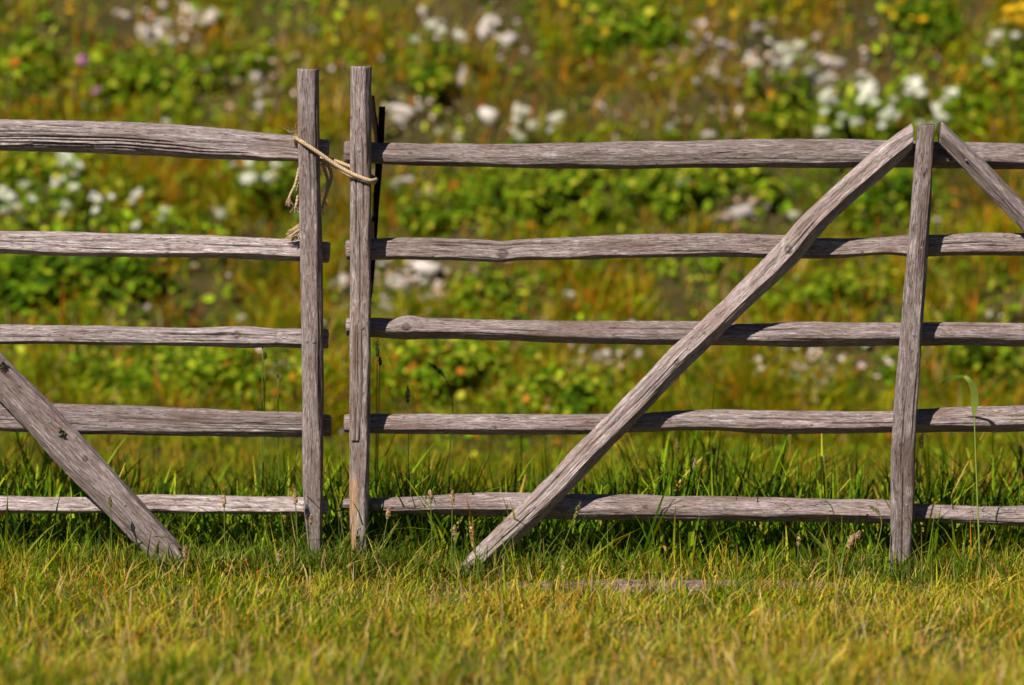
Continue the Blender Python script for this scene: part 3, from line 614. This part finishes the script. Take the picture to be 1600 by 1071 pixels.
# ------------------------------------------------------------------ stones
def stone_mesh(seed, flat):
    r = np.random.default_rng(seed); nu, nv = 14, 9; V = []
    F = r.normal(0, 1, (9, 3)); F /= np.linalg.norm(F, axis=1)[:, None]; D = r.uniform(.38, .95, 9)
    for a in range(nv + 1):
        ph = math.pi * a / nv
        for b in range(nu):
            t = 2 * math.pi * b / nu; d = np.array([math.sin(ph) * math.cos(t), math.sin(ph) * math.sin(t), math.cos(ph)])
            q = F @ d; q = np.where(q > .1, D / np.maximum(q, .1), 9); V.append(d * min(q.min(), 1.15) * (1 + r.normal(0, .055)))
    V = np.array(V); V[:, 2] *= flat
    Q = [(a * nu + b, (a + 1) * nu + b, (a + 1) * nu + (b + 1) % nu, a * nu + (b + 1) % nu) for a in range(nv) for b in range(nu)]
    return build_mesh('stone', V, quads=Q, mat=M_STONE if seed % 3 else M_STONE2)
SM = [stone_mesh(s, f) for s, f in ((1, .7), (2, .55), (3, .8), (4, .6), (5, .9), (6, .65))]
def stone(px, py, wpx, hpx, label, k):
    P = hill_at(px, py); s = (P[1] - CAM[1]) / FPX
    o = bpy.data.objects.new('stone', SM[k % len(SM)]); COL.objects.link(o)
    o.location = P + SLOPE_N * .12 * hpx * s; o.scale = (wpx * s * .60, max(wpx, hpx) * s * .48, hpx * s * .72)
    rr = np.random.default_rng(k); o.rotation_euler = (rr.uniform(-.5, .3), rr.uniform(-.3, .3), rr.uniform(-.5, .5))
    o['label'] = label; o['category'] = 'stone'; o['group'] = 'pale stones on the hillside'
NAMED = [(765, 186, 34, 36, 'upright white stone above the top rail, left of the white flowers'), (625, 175, 40, 26, 'pale stone on slope just right of the iron rods'), (1158, 340, 52, 26, 'flat pinkish white rock between top and second rails near the brace'),
 (1128, 345, 18, 24, 'small white stone left of the flat rock beside the brace'), (720, 128, 26, 34, 'narrow white stone right of the bright green plant on the slope'), (622, 445, 36, 26, 'white angular rock left in the rock patch under the second rail'),
 (665, 425, 52, 34, 'large pinkish rock heading the patch under the second rail'), (680, 465, 26, 18, 'lowest white stone in the rock patch above the third rail'), (603, 490, 34, 22, 'pale rock touching the third rail beside the tied post'),
 (540, 450, 18, 50, 'tall pale stone seen in the gap between the two posts'), (760, 45, 34, 24, 'grey white stone near the top beside pale flower heads'), (795, 65, 24, 22, 'pale stone right of the grey white one near top centre'),
 (660, 20, 18, 16, 'little grey stone at the top edge left of centre'), (1105, 212, 24, 20, 'pale stone resting just above the middle of the right top rail'), (1048, 204, 16, 18, 'little grey stone above the right top rail'),
 (300, 20, 30, 26, 'highest grey white stone in the rocks at top left'), (325, 35, 34, 28, 'grey rock right in the top left rocks'), (225, 55, 22, 30, 'white stone left in the top left rocks'), (250, 60, 22, 34, 'tall white stone standing in the top left rocks'),
 (255, 38, 22, 16, 'white rounded stone in the middle of the top left rocks'), (1280, 135, 44, 26, 'grey rock in the right rock patch left of white flowers'), (1300, 100, 36, 22, 'upper grey rock in the right rock patch'), (1255, 125, 30, 22, 'pale rock left in the right rock patch'),
 (1225, 105, 24, 16, 'pale stone above the bright plant left of the right rock patch'), (1430, 130, 22, 18, 'grey stone behind the white flowers above the braced post'), (940, 560, 30, 22, 'grey stone between third and fourth rails left of the brace'),
 (905, 572, 26, 18, 'whitish stone left of the grey one above the fourth rail'), (1232, 570, 22, 20, 'white stone under the third rail right of the brace'), (1290, 585, 26, 18, 'pale brown stone under the third rail left of the braced post'),
 (770, 575, 26, 18, 'pale stone in the middle between third and fourth rails'), (890, 465, 22, 18, 'grey stone alone under the second rail in mid panel'), (1060, 290, 30, 22, 'pinkish stone in the leaves under the right top rail'), (400, 128, 32, 20, 'pinkish stone above the left top rail right of the plants'),
 (440, 575, 32, 18, 'flat tan stone between third and fourth left rails by the post'), (630, 285, 34, 18, 'pale stone right below the top rail beside the rods'), (1460, 350, 22, 16, 'pale stone behind the braced post above second rail')]
for k, a in enumerate(NAMED): stone(*a, k)
r = np.random.default_rng(77)
for (cx_, cy_, sx_, sy_, n_, lb) in ((265, 48, 38, 22, 12, 'pale small stone among the rocks at top left'), (755, 60, 34, 18, 9, 'small pale stone among the rocks at top centre'), (650, 445, 42, 22, 16, 'small pale stone in the rock patch under the second rail'),
                                 (1275, 125, 48, 24, 18, 'small greyish stone in the right rock patch'), (1160, 105, 60, 28, 14, 'small tan stone scattered on the dry slope'), (1265, 575, 45, 14, 9, 'small tan stone under third rail near braced post'), (950, 565, 40, 10, 6, 'small pale stone above fourth rail near the brace'),
                                 (415, 140, 30, 20, 9, 'small pinkish stone on the dry patch above left top rail'), (640, 190, 34, 16, 7, 'small pale stone near the iron rods')):
    n_ = max(4, int(n_ * .75)); pts = [(cx_ + r.normal(0, sx_), float(np.clip(cy_ + r.normal(0, sy_), 3, 800)), r.uniform(9, 20), r.uniform(8, 15)) for q in range(n_)]
    ex = {}                                          # the outermost of a patch can be pointed to, those in its midst cannot
    for wd_, key in (('leftmost', lambda p: p[0]), ('rightmost', lambda p: -p[0]), ('topmost', lambda p: p[1]), ('lowest', lambda p: -p[1])):
        ex.setdefault(min((q for q in range(n_) if q not in ex), key=lambda q: key(pts[q])), wd_)
    for q, p in enumerate(pts): stone(*p, (ex[q] + ' ' if q in ex else '') + lb, int(r.integers(0, 999)))
n = 30000                                           # gravel in the stony patches
root = hill_roots(n); px, py = proj(root); zs = zone(px, py, STONY); k_ = rng.random(n) < .018 + .02 * zone(px, py, WARM) + .9 * zs ** 1.2; root = root[k_]; n = len(root)
V, Q, c = leaf_cloud(root + SLOPE_N * (.012 + .03 * rng.random(n)[:, None]), SLOPE_N + rng.normal(0, .6, (n, 3)), rng.uniform(.008, .034, n), pick([(.62, .52, .47), (.46, .33, .25), (.40, .35, .34)], [3, 3, 1.6], n), .8, .8)
link('gravel', build_mesh('gravel', V, quads=Q, col=c, mat=M_PETAL), kind='stuff')

# ------------------------------------------------------------------ flowers
def head_mesh(name, seed, n_, spread, pal, wts, fs=.22, dome=.8):
    r = np.random.default_rng(seed); d = r.normal(0, 1, (n_, 3)); d /= np.linalg.norm(d, axis=1)[:, None]; d[:, 2] = np.abs(d[:, 2]) * dome - .15
    lob = np.stack([r.uniform(-.7, .7, 7), r.uniform(-.7, .7, 7), r.uniform(-.75, .45, 7)], 1)[r.integers(0, 7, n_)] * spread
    V, Q, c = leaf_cloud(d * (.72 - .34 * spread) + lob, d + np.array([-.3, -.5, .5]) + r.normal(0, .35, (n_, 3)), r.uniform(fs * .7, fs * 1.3, n_), pick(pal, wts, n_, .08), .8)
    return build_mesh(name, V, quads=Q, col=c, mat=M_PETAL)
WHITE = [head_mesh('flower_head', s, 210, .8, [(.90, .88, .80), (.84, .84, .68), (.50, .56, .25)], [7, 2, .5], .22) for s in (1, 2, 3)]
YELLOW = [head_mesh('flower_head', s, 40, .1, [(.75, .45, .01), (.78, .55, .02)], [1, 1], .5, .35) for s in (4, 5)]
ORANGE = [head_mesh('flower_head', 6, 50, .5, [(.62, .26, .01), (.60, .34, .02)], [1, 1], .4, .6)]
PINK = [head_mesh('flower_head', 7, 60, .4, [(.55, .16, .40), (.62, .28, .48)], [1, 1], .3, .6)]
r_f = np.random.default_rng(5)
def flower(heads, label, kind, name, cat, group, stem=60, leaves=True):
    """heads: (px, py, radius px); each stands on its own stem, rooted in the slope below."""
    mx = np.mean([a[0] for a in heads]); my = max(a[1] for a in heads)
    base = hill_at(mx, my + stem); t = thing(name, label, cat, tuple(base), group)
    for q, (hx, hy, hr) in enumerate(heads):
        Yh = base[1] - .10 + r_f.uniform(-.03, .03); P = at(hx, hy, Yh); k = (Yh - CAM[1]) / FPX
        o = link('flower_head', kind[q % len(kind)], t); o.location = P - base; o.scale = (hr * k * .95,) * 3
        o.rotation_euler = (r_f.uniform(-.1, .6), r_f.uniform(-.3, .3), r_f.uniform(0, 6))
        e = P - base - np.array([0, 0, .2 * hr * k]); b0 = np.array([r_f.normal(0, .01), r_f.normal(0, .01), -.03])
        V, Q, E = tube(smooth_path([b0, b0 * .4 + e * .55 + np.array([0, .02, .01]), e], 8), np.linspace(.0035, .002, 8), 5)
        link('stem', build_mesh('stem', V, quads=Q, extra=E, col=np.tile([.09, .13, .02], (len(V), 1)), mat=M_STEM), t)
        if leaves:
            nl = 7; tt = r_f.uniform(.05, .8, nl); pos = b0 + (e - b0) * tt[:, None] + r_f.normal(0, .02, (nl, 3))
            V, Q, c = leaf_cloud(pos, np.array([0, -.4, .8]) + r_f.normal(0, .4, (nl, 3)), r_f.uniform(.03, .055, nl), pick(G_LEAF, [2, 5, 4, .6, 0], nl), .5)
            link('leaf_tuft', build_mesh('leaf_tuft', V, quads=Q, col=c, mat=M_LEAF), t, kind='stuff')
WF = [([(12, 305, 19), (5, 328, 10), (25, 322, 10)], 'white flowers at the left edge below the top rail'), ([(39, 288, 10)], 'small round white flower right of the left edge cluster'), ([(52, 311, 9)], 'cream white flower below the small round one at far left'),
 ([(105, 243, 15), (92, 280, 14), (98, 255, 9), (86, 288, 8)], 'tall white flowers touching the left top rail from below'), ([(124, 258, 11), (115, 272, 7)], 'white flower just right of the tall left cluster'), ([(117, 292, 10)], 'round white flower under the tall left cluster'),
 ([(104, 320, 10), (99, 333, 6)], 'white flower lowest of those under the tall left cluster'), ([(152, 310, 13), (150, 328, 9)], 'two stacked white flower heads left of mid left panel'), ([(175, 307, 7)], 'small pale bud right of the two stacked heads'),
 ([(213, 303, 12), (207, 314, 7)], 'lone white flower in the middle of the left panel'), ([(212, 352, 8)], 'small white flower right above the second left rail'), ([(258, 328, 10), (253, 341, 6)], 'white flower between the lone one and the rope'), ([(344, 333, 11)], 'white flower halfway to the rope above second rail'),
 ([(388, 278, 14)], 'left of two big white flowers beside the rope'), ([(421, 276, 15)], 'big white flower nearest the rope'), ([(390, 254, 9), (364, 257, 6)], 'white flower peeping under the left top rail near the rope'), ([(432, 256, 10)], 'pale flower partly hidden under the top rail by the rope'),
 ([(815, 172, 16), (808, 186, 10)], 'tallest white flower above the middle of the fence'), ([(831, 195, 13), (803, 203, 8)], 'white flower just below the tallest in mid slope'), ([(812, 213, 11)], 'white flower touching the right top rail, below the tallest'), ([(868, 184, 16), (858, 202, 9)], 'white flower on the right of the mid slope cluster'),
 ([(674, 38, 10), (690, 46, 10), (683, 58, 6)], 'pair of cream flowers high on slope right of the posts'), ([(648, 62, 9)], 'single cream flower left of the high pair'), ([(718, 54, 10)], 'single cream flower right of the high pair'),
 ([(1222, 76, 18), (1232, 92, 9), (1212, 96, 7)], 'large white flower high on the right slope'), ([(1250, 70, 11)], 'round white flower beside the large one high on right'), ([(1168, 92, 8), (1184, 98, 8)], 'two small cream heads left of the large white flower'),
 ([(1290, 150, 19), (1302, 158, 11)], 'white flower left in the patch above the brace top'), ([(1288, 174, 8)], 'small white flower under the left one of the brace patch'), ([(1285, 205, 13)], 'white flower touching the top rail left of brace top'), ([(1316, 181, 9), (1312, 194, 6)], 'cream flower halfway down the brace patch'),
 ([(1338, 190, 11)], 'white flower just above the brace top'), ([(1358, 140, 20), (1350, 153, 12)], 'largest white flower in the patch above the brace top'), ([(1368, 160, 9)], 'small white flower under the largest of the brace patch'), ([(1385, 178, 16), (1400, 180, 10)], 'wide white flower just left of the braced post'),
 ([(1432, 132, 17), (1442, 145, 11), (1420, 144, 8)], 'white flower group right over the braced post'), ([(1490, 144, 13), (1478, 156, 8)], 'white flower upper right of the braced post'), ([(1464, 168, 10)], 'white flower touching the braced post from behind'), ([(1472, 182, 12)], 'white flower beside the right brace top'),
 ([(1546, 97, 9)], 'small white flower near the orange ones at right'), ([(1557, 54, 12), (1548, 66, 6)], 'white flower under the yellow bush'), ([(1588, 55, 8)], 'small cream flower right under the yellow bush edge'), ([(1378, 196, 8)], 'small white flower low beside the brace top'),
 ([(1240, 335, 10)], 'white flower left of the long brace under the top rail'), ([(1455, 198, 8), (1438, 192, 8)], 'white flower half hidden by the post top'), ([(260, 190, 7)], 'tiny white flower on the left top rail edge'), ([(1397, 155, 9)], 'cream flower left of the group over the post')]
for hd, lb in WF: flower(hd, lb, WHITE, 'white_flower', 'flower', 'white flowers on the hillside')
for hd, lb in [([(880, 4, 9)], 'yellow flower at the top edge in the middle'), ([(899, 13, 7)], 'yellow flower just right of the top middle one'), ([(921, 33, 9)], 'bright yellow flower above the leafy top plant'), ([(946, 48, 7)], 'dim yellow flower lowest in the top plant'),
               ([(1145, 22, 10)], 'single bright yellow flower at top right of centre'), ([(1112, 3, 8)], 'yellow flower at the top edge left of the single bright one'), ([(1095, 30, 6)], 'small dull yellow flower left of the single bright one'), ([(1386, 15, 10), (1397, 25, 8)], 'pair of yellow flowers left of the very dark shrub'),
               ([(1406, 2, 10)], 'yellow flower at top edge over the dark shrub'), ([(1441, 29, 10), (1425, 27, 6)], 'yellow flower in front of the very dark shrub'), ([(1250, 3, 8)], 'orange yellow flower at top edge right of centre'), ([(1559, 193, 8)], 'yellow flower low near the right edge'), ([(112, 18, 11), (108, 4, 9)], 'orange yellow flower at the top left corner')]:
    flower(hd, lb, YELLOW, 'yellow_flower', 'flower', 'yellow flowers on the hillside', 45, False)
for hd, lb in [([(1505, 110, 10), (1496, 122, 8)], 'orange flower at right above the fence top'), ([(1479, 103, 7)], 'small orange flower left of the other orange one'), ([(1186, 170, 7)], 'orange flower low on the slope above the right top rail')]:
    flower(hd, lb, ORANGE, 'orange_flower', 'flower', 'orange flowers on the hillside', 40, False)
for hd, lb in [([(130, 92, 13)], 'upper pink flower at left above the fence'), ([(152, 140, 11)], 'lower pink flower nearer the left top rail')]:
    flower(hd, lb, PINK, 'pink_flower', 'flower', 'pink flowers on the hillside', 45, False)
flower([(1578, 14, 17), (1592, 30, 16), (1604, 10, 20), (1570, 30, 10), (1596, 42, 9), (1612, 34, 16)], 'yellow flowering bush cut by the right top corner', YELLOW, 'yellow_bush', 'bush', 'yellow flowers on the hillside', 60, True)

# ------------------------------------------------------------------ tall stalks with seed heads
def stalk(px, py, bx, by, Y, hl, hr, label, headc=(.10, .085, .03), stemc=(.10, .15, .02), bend=0, name='grass_stalk', group='seed stalks by the fence', lean=0.0):
    base = at(bx, by, Y); base[2] = float(hz(base[0], base[1])) - .01; tip = at(px, py, Y)
    t = thing(name, label, 'grass stalk', tuple(base), group); t['_w'] = tuple(base)
    k = (Y - CAM[1]) / FPX; v = tip - base; L = hl * k
    up = v / np.linalg.norm(v); hd = up + np.array([bend, 0, -abs(bend) * .4]); hd /= np.linalg.norm(hd)
    e = tip - hd * L * .8
    V, Q, E = tube(smooth_path([base, base + (e - base) * .55 + np.array([bend * -.02, 0, 0]), e, e + hd * L * .3], 16), np.linspace(.0022, .0012, 16), 5)
    link('stem', build_mesh('stem', V, quads=Q, extra=E, col=np.tile(stemc, (len(V), 1)), mat=M_STEM), t)
    r = np.random.default_rng(int(px * 3 + py)); n_ = 80; tt = r.random(n_)
    ax = e + hd[None] * (tt * L)[:, None] + np.array([bend, 0, -.5 * abs(bend)])[None] * (tt ** 2 * L * .5)[:, None]
    wd = hr * k * np.sin(np.pi * np.clip(.12 + .85 * tt, 0, 1)) ** .7
    d = r.normal(0, 1, (n_, 3)); d -= hd * (d @ hd)[:, None]; d /= np.linalg.norm(d, axis=1)[:, None]
    V, Q, c = leaf_cloud(ax + d * (wd * .6)[:, None], d + r.normal(0, .25, (n_, 3)), np.maximum(wd * 1.15, .003), np.array(headc) * np.exp(r.normal(0, .25, (n_, 1))), .5)
    link('seed_head', build_mesh('seed_head', V, quads=Q, col=c, mat=M_PETAL), t)
DK, TN, GR = (.035, .035, .015), (.38, .25, .14), (.17, .17, .05)
for a in [(590, 535, 585, 880, .16, 30, 4.2, 'thin stalk with dark seed head right of the tied post', DK), (594, 560, 586, 880, .17, 14, 4, 'short side spike just under the dark seed head', DK),
          (637, 608, 640, 880, .2, 30, 4.5, 'stalk with loose pale green seed head above fourth rail', GR), (680, 568, 697, 880, .22, 34, 4.2, 'stalk with drooping dark seed head above fourth rail', DK, (.05, .08, .012), -.5),
          (415, 553, 408, 870, .2, 12, 3, 'very thin stalk with tiny dark head left of the end post', DK), (410, 540, 409, 880, .25, 8, 2, 'thin bare stalk left of the end post, rising to the third rail', DK),
          (434, 586, 438, 880, .25, 6, 1.6, 'fine stem close to the left end post', DK), (672, 768, 678, 895, -.09, 18, 5, 'tan seed head before the bottom rail, left of the pair', TN), (707, 770, 705, 895, -.09, 22, 5, 'tan seed head before the bottom rail, right of the pair', TN),
          (1333, 838, 1300, 905, -.12, 26, 6, 'tan seed head leaning left of the braced post', TN), (1342, 832, 1320, 915, -.1, 16, 5, 'small tan seed head close to the leaning one by the braced post', TN), (1248, 838, 1245, 905, -.1, 20, 4, 'pale seed head below the bottom rail left of the braced post', TN),
          (1058, 690, 1062, 890, .2, 26, 4, 'green seed head under the fourth rail right of the brace', GR), (1116, 695, 1112, 890, .2, 24, 4, 'green stalk second right of the brace under fourth rail', GR), (1085, 715, 1080, 890, .22, 22, 4, 'tan green head between two green ones right of brace', TN),
          (1288, 712, 1290, 890, .22, 20, 4, 'green seed head midway to the braced post above bottom rail', GR), (1440, 682, 1432, 890, .2, 28, 4.5, 'dark seed head just right of the braced post', DK), (1365, 790, 1350, 905, -.1, 22, 4, 'curved olive seed head on the bottom rail by the braced post', GR, (.15, .18, .03), -.6),
          (350, 776, 352, 880, -.08, 22, 4.5, 'brown seed head before the left bottom rail', TN), (172, 778, 176, 890, -.13, 20, 4, 'dark green head before the left brace', GR), (461, 770, 468, 885, -.1, 24, 5, 'tan seed head close to the foot of the left end post', TN),
          (486, 806, 478, 900, -.13, 20, 4, 'tan seed head in front of the left end post foot', TN), (530, 795, 548, 900, -.12, 26, 4, 'olive seed head in the gap between the posts', GR), (608, 795, 588, 885, -.1, 20, 5, 'brown seed head by the foot of the tied post', TN),
          (710, 825, 712, 905, -.15, 26, 4.5, 'brown head beside the foot of the long brace', TN), (735, 820, 752, 910, -.16, 30, 4.5, 'slanting tan head over the long brace foot', TN), (905, 790, 855, 870, -.1, 34, 4.5, 'slanting olive head below the long brace on the bottom rail', GR),
          (880, 880, 880, 945, -.3, 24, 4, 'thick pale head in the lawn before the plank', (.40, .33, .12)), (1595, 700, 1590, 900, .15, 18, 4, 'pale green head at the right edge above the bottom rail', GR), (290, 855, 285, 905, -.2, 20, 5, 'tan head beside the foot of the left brace', TN), (435, 865, 440, 920, -.25, 18, 4, 'tan head in the lawn left of the end post', TN)]:
    stalk(*a)
# the broad bent blade right of the braced post
bb = thing('grass_stalk', 'tall broad grass blade with bent tip before the fourth rail at right', 'grass stalk', tuple(at(1530, 900, -.09)), 'seed stalks by the fence'); bb['_w'] = tuple(at(1530, 900, -.09))
V, Q, E = tube(smooth_path(pix([(1532, 900, -.09), (1528, 800, -.09), (1524, 700, -.09), (1522, 640, -.09), (1521, 615, -.09)]), 24), np.linspace(.0024, .0016, 24), 6)
link('stem', build_mesh('stem', V, quads=Q, extra=E, col=np.tile([.22, .27, .05], (len(V), 1)), mat=M_STEM), bb)
def ribbon(pts, wds, parent, col, name='blade'):
    P = smooth_path(pix(pts), 30); T = np.gradient(P, axis=0); Nn = np.cross(T, [0, -1, .25]); Nn /= np.linalg.norm(Nn, axis=1)[:, None]
    wv = np.interp(np.linspace(0, 1, 30), np.linspace(0, 1, len(wds)), wds)[:, None] * (9.8 / FPX)
    V = np.concatenate([P - Nn * wv, P + Nn * wv + np.array([0, -.003, 0])]); i = np.arange(29)
    link(name, build_mesh(name, V, quads=np.stack([i, i + 1, i + 31, i + 30], 1), col=np.tile(col, (60, 1)), mat=M_GRASS, smooth=True), parent)
ribbon([(1521, 650, -.092), (1523, 625, -.10), (1520, 605, -.11), (1512, 592, -.115), (1507, 588, -.11)], [2, 5.5, 6, 5, 2.5], bb, (.20, .27, .05))
ribbon([(1508, 588, -.11), (1495, 589, -.10), (1482, 592, -.09), (1468, 602, -.08)], [2.5, 3, 2, .5], bb, (.10, .15, .02))
for o in list(S.objects):
    if '_w' in o: del o['_w']
